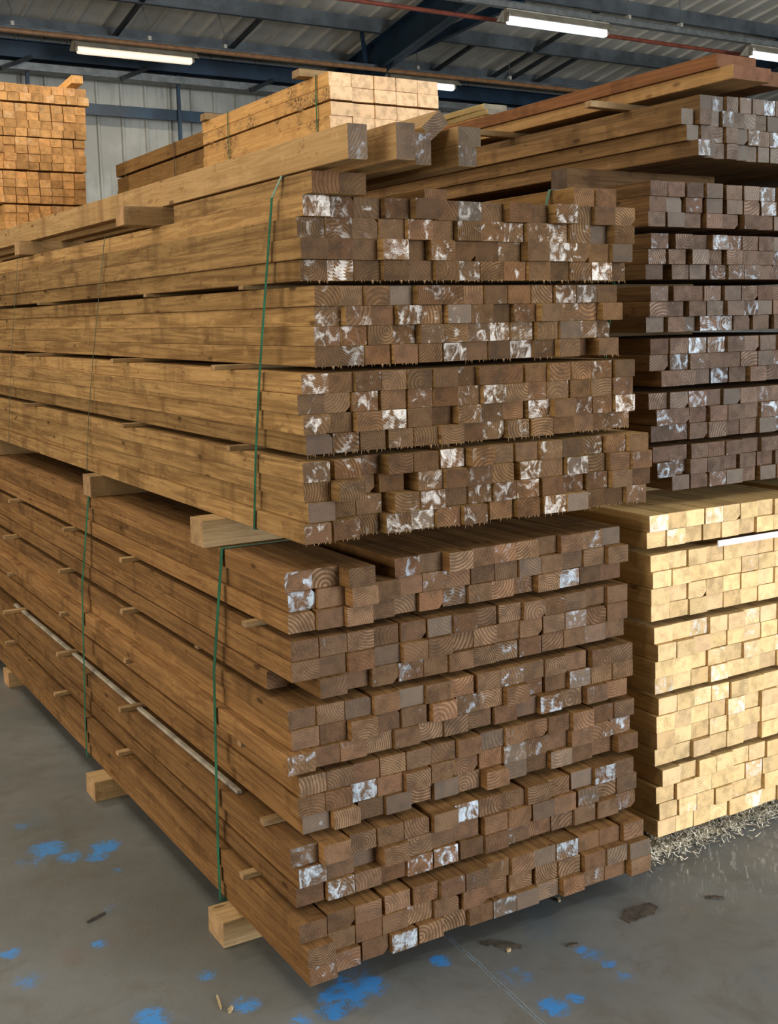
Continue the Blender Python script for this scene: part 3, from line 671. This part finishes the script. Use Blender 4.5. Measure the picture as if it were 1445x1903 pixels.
m_strap = simple_mat('green_polyester_strap', (0.012, 0.115, 0.058), 0.42, 0, 0.2, 14)
m_thin = simple_mat('faded_green_strap', (0.085, 0.105, 0.065), 0.5, 0, 0.2, 14)
def min_x(outs): return [min(o.location.x - .035 * o.scale.x for (r, c), o in p.items() if c == 0) for p in outs]
def strap(path, width, mat, label, twist=0.0):
    """Closed band around a stack: PATH is a list of (x, y, z)."""
    bm = bmesh.new(); a, b = [], []
    for p in path:
        a.append(bm.verts.new((p[0], p[1] - width / 2, p[2]))); b.append(bm.verts.new((p[0], p[1] + width / 2, p[2])))
    n = len(path)
    for i in range(n): bm.faces.new((a[i], a[(i + 1) % n], b[(i + 1) % n], b[i]))
    bmesh.ops.recalc_face_normals(bm, faces=bm.faces[:])
    bmesh.ops.solidify(bm, geom=bm.faces[:], thickness=-0.0008)
    return tag(link_mesh('packing_strap', bm, mat), label, 'strap', 'straps round the bundles')
ux = min_x(up_out); lx = min_x(low_out)
def taut(pts):
    """Keep only the corners a tight band touches on the side facing -X; PTS run upward."""
    h = []
    for p in pts:
        while len(h) >= 2 and (h[-1][2] - h[-2][2]) * (p[0] - h[-2][0]) - (h[-1][0] - h[-2][0]) * (p[2] - h[-2][2]) <= 0: h.pop()
        h.append(p)
    return h
def up_path(yt, yb):
    t = zt + .0485 - .0005; ys = lambda z: yb + (yt - yb) * (z - 1.07) / (t - 1.07)
    L_ = []
    for (rows, cols, zb, h, *_), x in zip(UP[::-1], ux[::-1]):
        for z in (zb - .0015, zb + rows * h): L_.append((x - .0035, ys(z), z))
    L_[-1] = (L_[-1][0], ys(zt), zt + .002)
    L_ = taut(L_)
    xr_ = 1.052
    if yt < .5: top = [(.056, ys(t), t), (.196, ys(t), t), (.215, ys(t), zt + .0015), (.795, ys(t), zt + .0015), (.808, ys(t), t), (.952, ys(t), t)]
    else: top = [(.46, ys(t), zt + .0015), (.469, ys(t), t), (.952, ys(t), t)]
    return L_ + top + [(xr_, ys(zt), zt - .03), (xr_, ys(1.5), 1.5), (xr_, ys(1.1), 1.1), (xr_, ys(1.07), 1.0736)]
strap(up_path(.125, .24), .011, m_strap, 'dark green strap round upper front stack, nearest to its end')
strap(up_path(1.33, 1.62), .005, m_thin, 'thin faded strap round upper front stack, second from its near end')
strap(up_path(2.45, 2.75), .005, m_thin, 'thin faded strap round upper front stack, third from its near end')
def low_path(yt, yb):
    t = 1.005 + .0012; ys = lambda z: yb + (yt - yb) * (z - .07) / (t - .07)
    L_ = []
    for (rows, cols, zb, h, *_), x in zip(LOW[::-1], lx[::-1]):
        for z in (zb - .0012, zb + rows * h): L_.append((x - .0035, ys(z), z))
    L_[-1] = (L_[-1][0], ys(t), t)
    L_ = taut(L_)
    return L_ + [(1.03, ys(t), t), (1.035, ys(.5), .5), (1.03, ys(.1), .0688)]
strap(low_path(.39, .40), .016, m_strap, 'green strap round lower front stack, nearest to its end')
strap(low_path(1.53, 1.60), .016, m_strap, 'green strap round lower front stack, second from its near end')

# ------------------------------------------------------------------ squared timbers across the top of the front stack
bz = zt + .001 + .052 + .0006
def beam(x, y, z, w, h, L, label, k, rot=0.0, roll=0.0):
    o = place('squared_timber', w, h, L, m_beam, x, y, z, 1, 1, False, k, rot)
    if roll: o.rotation_euler = (0, roll, rot)
    return tag(o, label, 'timber', 'squared timbers lying across the front stack')
beam(.098, -.145, bz, .046, .070, 4.2, 'long pale squared timber with dark end, outermost on top of front stack', (.62, .5, .25), rot=.012)
beam(.194, -.175, bz, .046, .074, 4.1, 'squared timber with white-flecked brown end, second on top of front stack', (.45, .62, .15), rot=.004)
beam(.2715, -.12, bz, .040, .067, 4.0, 'squared timber with whitish flecked end beside the tilted one, front stack top', (.3, .66, .2))
beam(.375, -.135, bz, .047, .043, 4.0, 'squared timber with white-cornered end under another, right of tilted timber', (.25, .72, .25))
beam(.384, -.13, bz + .0435, .059, .040, 4.0, 'squared timber with curved growth rings on its end, right of tilted timber', (.4, .2, .2))
beam(.3275, -.10, bz + .073, .060, .036, 1.9, 'squared timber tilted on its corner between its neighbours, front stack top', (.3, .0, .1), roll=math.radians(-40))

# ------------------------------------------------------------------ boards and bundles on top of the right stack
TT = TZ + 4 * .0425
for i, (y, x0) in enumerate(((.42, 1.195), (.98, 1.19), (1.7, 1.28))):
    bar_x('spacer_stick', x0, 1.62, y, .03, TT + .0005, .018, m_bearer, ('thin stick jutting out under the reddish boards, nearest the camera', 'second thin stick jutting out under the reddish boards', 'third thin stick under the reddish boards')[i], 'stick', ST, color=(.25, 0, .1))
bt = TT + .0195
tag(place('long_board', .145, .036, 1.95, m_boardlight, 1.412, .02, bt, 1, 1, False, (.55, 0, .0)), 'light brown board under a reddish board on top of right stack', 'board', 'boards on top of the right stack')
tag(place('long_board', .150, .036, 1.95, m_board, 1.405, .07, bt + .0365, 1, 1, False, (.5, 0, .0)), 'reddish brown board lying on a lighter board, top of right stack', 'board', 'boards on top of the right stack')
tag(place('long_board', .12, .040, 1.9, m_board, 1.575, .10, bt + .012, 1, 1, False, (.35, 0, .0)), 'dark reddish board cut off beside the pair of boards, top of right stack', 'board', 'boards on top of the right stack')

def bundle(name, x, y, z, cols, layers, w, h, L, mat, group, cat, labeller, gap, colorf):
    zz = z
    for li in range(len(layers) - 1, -1, -1):
        for r in range(layers[li] - 1, -1, -1):
            dx = R.uniform(-.004, .004) + .004 * li
            for c in range(cols):
                k = colorf()
                o = place(name, w, h, L, mat, x + dx + w / 2 + c * (w + .0012), y + R.gauss(0, .003), zz, 1, 1, False, k)
                tag(o, labeller(li, r, c), cat, group)
            zz += h + .0004
        zz += gap
    return zz
PY = 2.05
px0 = 1.215
for i, y in enumerate((2.35, 3.1)):
    bar_x('bearer_block', 1.30, 1.76, y, .07, TT + .0005, .058, m_bearer, 'bearer under the pale sleepers, %s from their near end' % ORD[i], 'bearer', BP)
for i, y in enumerate((3.7, 4.6)):
    bar_x('bearer_block', 1.30, 1.76, y, .07, TT + .0005, .058, m_bearer, 'bearer under the brown sleepers, %s from their near end' % ORD[i], 'bearer', BP)
pt = bundle('pale_sleeper', px0, PY, TT + .059, 5, (2, 2, 2), .1045, .0540, 1.36, m_sleeper, 'pale sleepers on top of the right stack', 'sleeper',
       lambda l, r, c: 'pale sleeper, %s from left in %s row, %s layer of pale sleeper bundle' % (ORD[c], ('upper', 'lower')[r], ('top', 'middle', 'bottom')[l]), .0075, lambda: (R.uniform(.4, .7), R.choice((0, 0, .5)), R.uniform(0, .1)))
bt2 = bundle('brown_sleeper', px0 + .02, PY + 1.40, TT + .059, 4, (1, 2, 1), .125, .072, 1.42, m_brsleeper, 'brown sleepers behind the pale ones', 'sleeper',
       lambda l, r, c: 'brown sleeper, %s from near side in %s, behind the pale sleepers' % (ORD[c], ('top layer', ('upper middle layer', 'lower middle layer')[r], 'bottom layer')[l]), .010, lambda: (R.uniform(.3, .5), 0, 0))
# two blocks lying across the pale sleepers and a paper tag on a brown one
bar_x('bearer_block', px0 - .06, px0 + .48, PY + .14, .07, pt - .0068, .030, m_bearer, 'thin block lying across near end of the pale sleepers', 'bearer', BP, color=(.2, 0, .3))
bar_x('bearer_block', px0 - .02, px0 + .48, PY + 1.26, .07, pt - .0068, .032, m_bearer, 'thin block lying across far end of the pale sleepers', 'bearer', BP, color=(.3, 0, .2))
for zz, lv in ((TT + .059 + 2 * .0544, 'lower'), (TT + .059 + 4 * .0544 + .0075, 'upper')):
    for i, y in enumerate((PY + .25, PY + 1.24)):
        bar_x('spacer_stick', px0 - .02, px0 + .5, y, .03, zz + .0002, .0068, m_bearer, 'thin stick in the %s gap of the pale sleepers, %s end' % (lv, ('near', 'far')[i]), 'stick', ST, color=(.7, 0, 0))
def band(y, x0, x1, z0, z1, w, mat, label):
    strap([(x0, y, z0), (x0, y, z1), (x1, y, z1), (x1, y, z0)], w, mat, label)
band(PY + .10, px0 - .007, px0 + .548, TT + .0575, pt - .0072, .008, m_strap, 'green strap round the pale sleepers near their front end')
band(PY + 1.02, px0 - .007, px0 + .548, TT + .0575, pt - .0072, .008, m_strap, 'green strap round the pale sleepers near their far end')
band(PY + 1.80, px0 + .012, px0 + .54, TT + .0575, bt2 - .0097, .008, m_darksteel, 'dark strap round the brown sleepers near their middle')
band(PY + 2.62, px0 + .012, px0 + .54, TT + .0575, bt2 - .0097, .006, m_thin, 'thin pale strap round the brown sleepers near their far end')
bm = bmesh.new(); add_box(bm, 0, .001, 0, .11, 0, .045)
o = link_mesh('paper_tag', bm, simple_mat('tag_paper', (.62, .55, .40), .7, 0, .1, 30)); o.location = (px0 + .0205, PY + 2.02, TT + .085)
tag(o, 'small pale paper tag stapled to the side of the brown sleepers', 'tag')

# weathered boards beyond the pale sleepers
gy = 2.2
for i in range(2):
    bar_x('bearer_block', 1.95, 2.30, gy + .3 + 1.1 * i, .07, TT + .0005, .060, m_bearer, 'bearer under the orange timbers behind the pale sleepers, %s' % ('near one', 'far one')[i], 'bearer', BP)
for r in range(5):
    for c in range(2):
        tag(place('orange_timber', .0545, .049, 2.0, m_orange, 2.105 + .0555 * c, gy + R.uniform(-.01, .01), TT + .061 + r * .0494, 1, 1, False, (R.uniform(.35, .7), .3, 0)),
            'orange timber under weathered boards behind pale sleepers, %s column, %s from bottom' % (('left', 'right')[c], ORD[r]), 'timber', 'orange timbers under the weathered boards')
gz = TT + .061 + 5 * .0494 + .0005
tag(place('weathered_board', .15, .024, 1.9, m_greyboard, 2.150, gy - .05, gz, 1, 1, False, (.45, .2, .8), -.01), 'lower weathered grey board lying over orange timbers behind the pale sleepers', 'board', 'weathered boards behind the pale sleepers')
tag(place('weathered_board', .13, .026, 1.9, m_greyboard, 2.140, gy - .02, gz + .0248, 1, 1, False, (.75, .2, .5), .012), 'upper weathered board with yellowish side, over orange timbers behind the pale sleepers', 'board', 'weathered boards behind the pale sleepers')
tag(place('weathered_board', .06, .030, 1.9, m_greyboard, 2.285, gy + .05, TT + .061 + 5 * .0494 - .01, 1, 1, False, (.7, .2, .5)), 'narrow weathered board beside the two stacked weathered boards', 'board', 'weathered boards behind the pale sleepers')
tag(place('orange_timber', .06, .049, 2.0, m_orange, 2.27, gy + .06, TT + .061 + 4 * .0494 - .0105, 1, .98, False, (.5, .3, 0)), 'orange timber under the narrow weathered board behind the pale sleepers', 'timber', 'orange timbers under the weathered boards')
for r in range(4):
    tag(place('orange_timber', .06, .046, 2.0, m_orange, 2.27, gy + .06, TT + .061 + r * .0464, 1, 1, False, (.5, .3, 0)), 'orange timber in rightmost column under the weathered boards, %s from bottom' % ORD[r], 'timber', 'orange timbers under the weathered boards')
# the columns of the right stack that stand beyond the frame
def beyond(name, rows, x0, n, pitch, y0, h, mat, label):
    bm = bmesh.new()
    for z in rows:
        for i in range(n):
            yj = R.uniform(-.012, .012)
            add_box(bm, x0 + i * pitch + .0015, x0 + (i + 1) * pitch - .0015, y0 + yj, y0 + LR, z + .0004, z + h - .0010)
    o = link_mesh(name, bm, mat); o.color = (.4, 0, 0, .35)
    tag(o, label, 'timber', kind='stuff')
beyond('outer_dark_timber', [zb + r * (zt_ - zb) / 3 for zt_, zb, xl in DK for r in range(3)], 1.768, 6, .0705, DY, .0415, m_dark, 'remaining columns of the dark right stack past the picture edge')
beyond('outer_square_timber', [TZ + r * .0425 for r in range(4)], 1.925, 6, .046, DY, .042, m_batten, 'remaining columns of the square battens past the picture edge')
beyond('outer_whitewood_timber', [zb + r * (zt_ - zb) / n for zt_, zb, xl, n in PL for r in range(n)], 1.805, 5, .0708, .05, .0468, m_white, 'remaining columns of the pale stack past the picture edge')

# ------------------------------------------------------------------ scraps on the floor
def scrap(name, px, py, L, w, h, rot, mat, label, cat):
    x, y = px_floor(px, py)
    bm = bmesh.new(); n = 7; r = random.Random(int(px)); top = []; bot = []
    for i in range(n + 1):
        t = i / n; ww = w * (0.25 + 0.75 * math.sin(math.pi * min(max(t, .06), .94)) ** .6) / 2
        xx = (t - .5) * L; c = r.uniform(-.15, .15) * w
        top.append((bm.verts.new((xx, c - ww, h)), bm.verts.new((xx, c + ww, h)))); bot.append((bm.verts.new((xx, c - ww, 0)), bm.verts.new((xx, c + ww, 0))))
    for a, b, c_, d_ in zip(top, top[1:], bot, bot[1:]):
        bm.faces.new((a[0], b[0], b[1], a[1])); bm.faces.new((c_[0], c_[1], d_[1], d_[0])); bm.faces.new((a[0], c_[0], d_[0], b[0])); bm.faces.new((a[1], b[1], d_[1], c_[1]))
    bm.faces.new((top[0][0], top[0][1], bot[0][1], bot[0][0])); bm.faces.new((top[-1][0], bot[-1][0], bot[-1][1], top[-1][1]))
    bmesh.ops.recalc_face_normals(bm, faces=bm.faces[:])
    o = link_mesh(name, bm, mat); o.location = (x, y, .0005); o.rotation_euler = (0, 0, rot); o.color = (.4, 0, 0, r.random())
    return tag(o, label, cat)
m_bark = simple_mat('dark_bark', (0.055, 0.042, 0.03), .8, 0, .3, 40)
m_chip = simple_mat('pale_splinter', (0.42, 0.31, 0.17), .8, 0, .2, 40)
scrap('wood_scrap', 179, 1707, .062, .007, .006, .42, m_bark, 'thin dark splinter lying on the floor near the blue paint', 'scrap')
scrap('wood_scrap', 407, 1864, .055, .006, .004, 1.35, m_chip, 'thin pale splinter on the floor left of the near stack corner', 'scrap')
scrap('wood_scrap', 428, 1878, .024, .010, .005, .9, m_chip, 'short pale chip on the floor beside a thin splinter', 'scrap')
scrap('bark_flake', 1190, 1698, .12, .06, .003, .1, m_bark, 'flat brown bark flake on the floor, widest of the flakes', 'flake')
scrap('bark_flake', 932, 1756, .10, .03, .003, -.75, m_bark, 'slim brown bark flake on the floor before the stack end', 'flake')
scrap('bark_flake', 1327, 1669, .05, .014, .004, -.6, m_bark, 'small dark bark flake on the floor before the pale stack', 'flake')
scrap('bark_flake', 1063, 1757, .03, .012, .004, -.3, m_bark, 'tiny dark flake at the head of a blue paint trail', 'flake')
scrap('wood_scrap', 945, 1768, .014, .008, .006, .3, m_chip, 'tiny white chip beside a slim bark flake', 'scrap')
scrap('wood_scrap', 1038, 1674, .016, .008, .006, .9, m_chip, 'tiny white chip on the floor under the front stack end', 'scrap')
# shavings and straw swept under the pale stack
bm = bmesh.new(); r = random.Random(4)
for i in range(5200):
    px = r.uniform(1205, 1560); base = 1590 - (px - 1205) * .36
    py = base - r.uniform(0, 34) + r.gauss(0, 9) + (abs(r.gauss(0, 16)) if i % 5 == 0 else 0)
    x, y = px_floor(px, py)
    if x < 1.06: continue
    a = r.uniform(0, 6.28); L = r.uniform(.008, .034); w = r.uniform(.0004, .0018); z = abs(r.gauss(0, .006)) + .001; c = r.uniform(-.012, .012)
    dx, dy = math.cos(a), math.sin(a)
    q = []
    for t in (-.5, 0, .5):
        lift = (abs(r.gauss(0, .006)) if t else 0)
        bx, by = x + dx * L * t - dy * c * (0 if t else 1), y + dy * L * t + dx * c * (0 if t else 1)
        q.append((bm.verts.new((bx - dy * w, by + dx * w, z + lift)), bm.verts.new((bx + dy * w, by - dx * w, z + lift + .001))))
    for s, t in zip(q, q[1:]): bm.faces.new((s[0], t[0], t[1], s[1]))
o = link_mesh('wood_shavings', bm, simple_mat('straw_shavings', (0.80, 0.72, 0.56), .85, 0, .22, 25))
tag(o, 'pale wood shavings and straw scattered on the floor by the pale stack', 'shavings', kind='stuff')
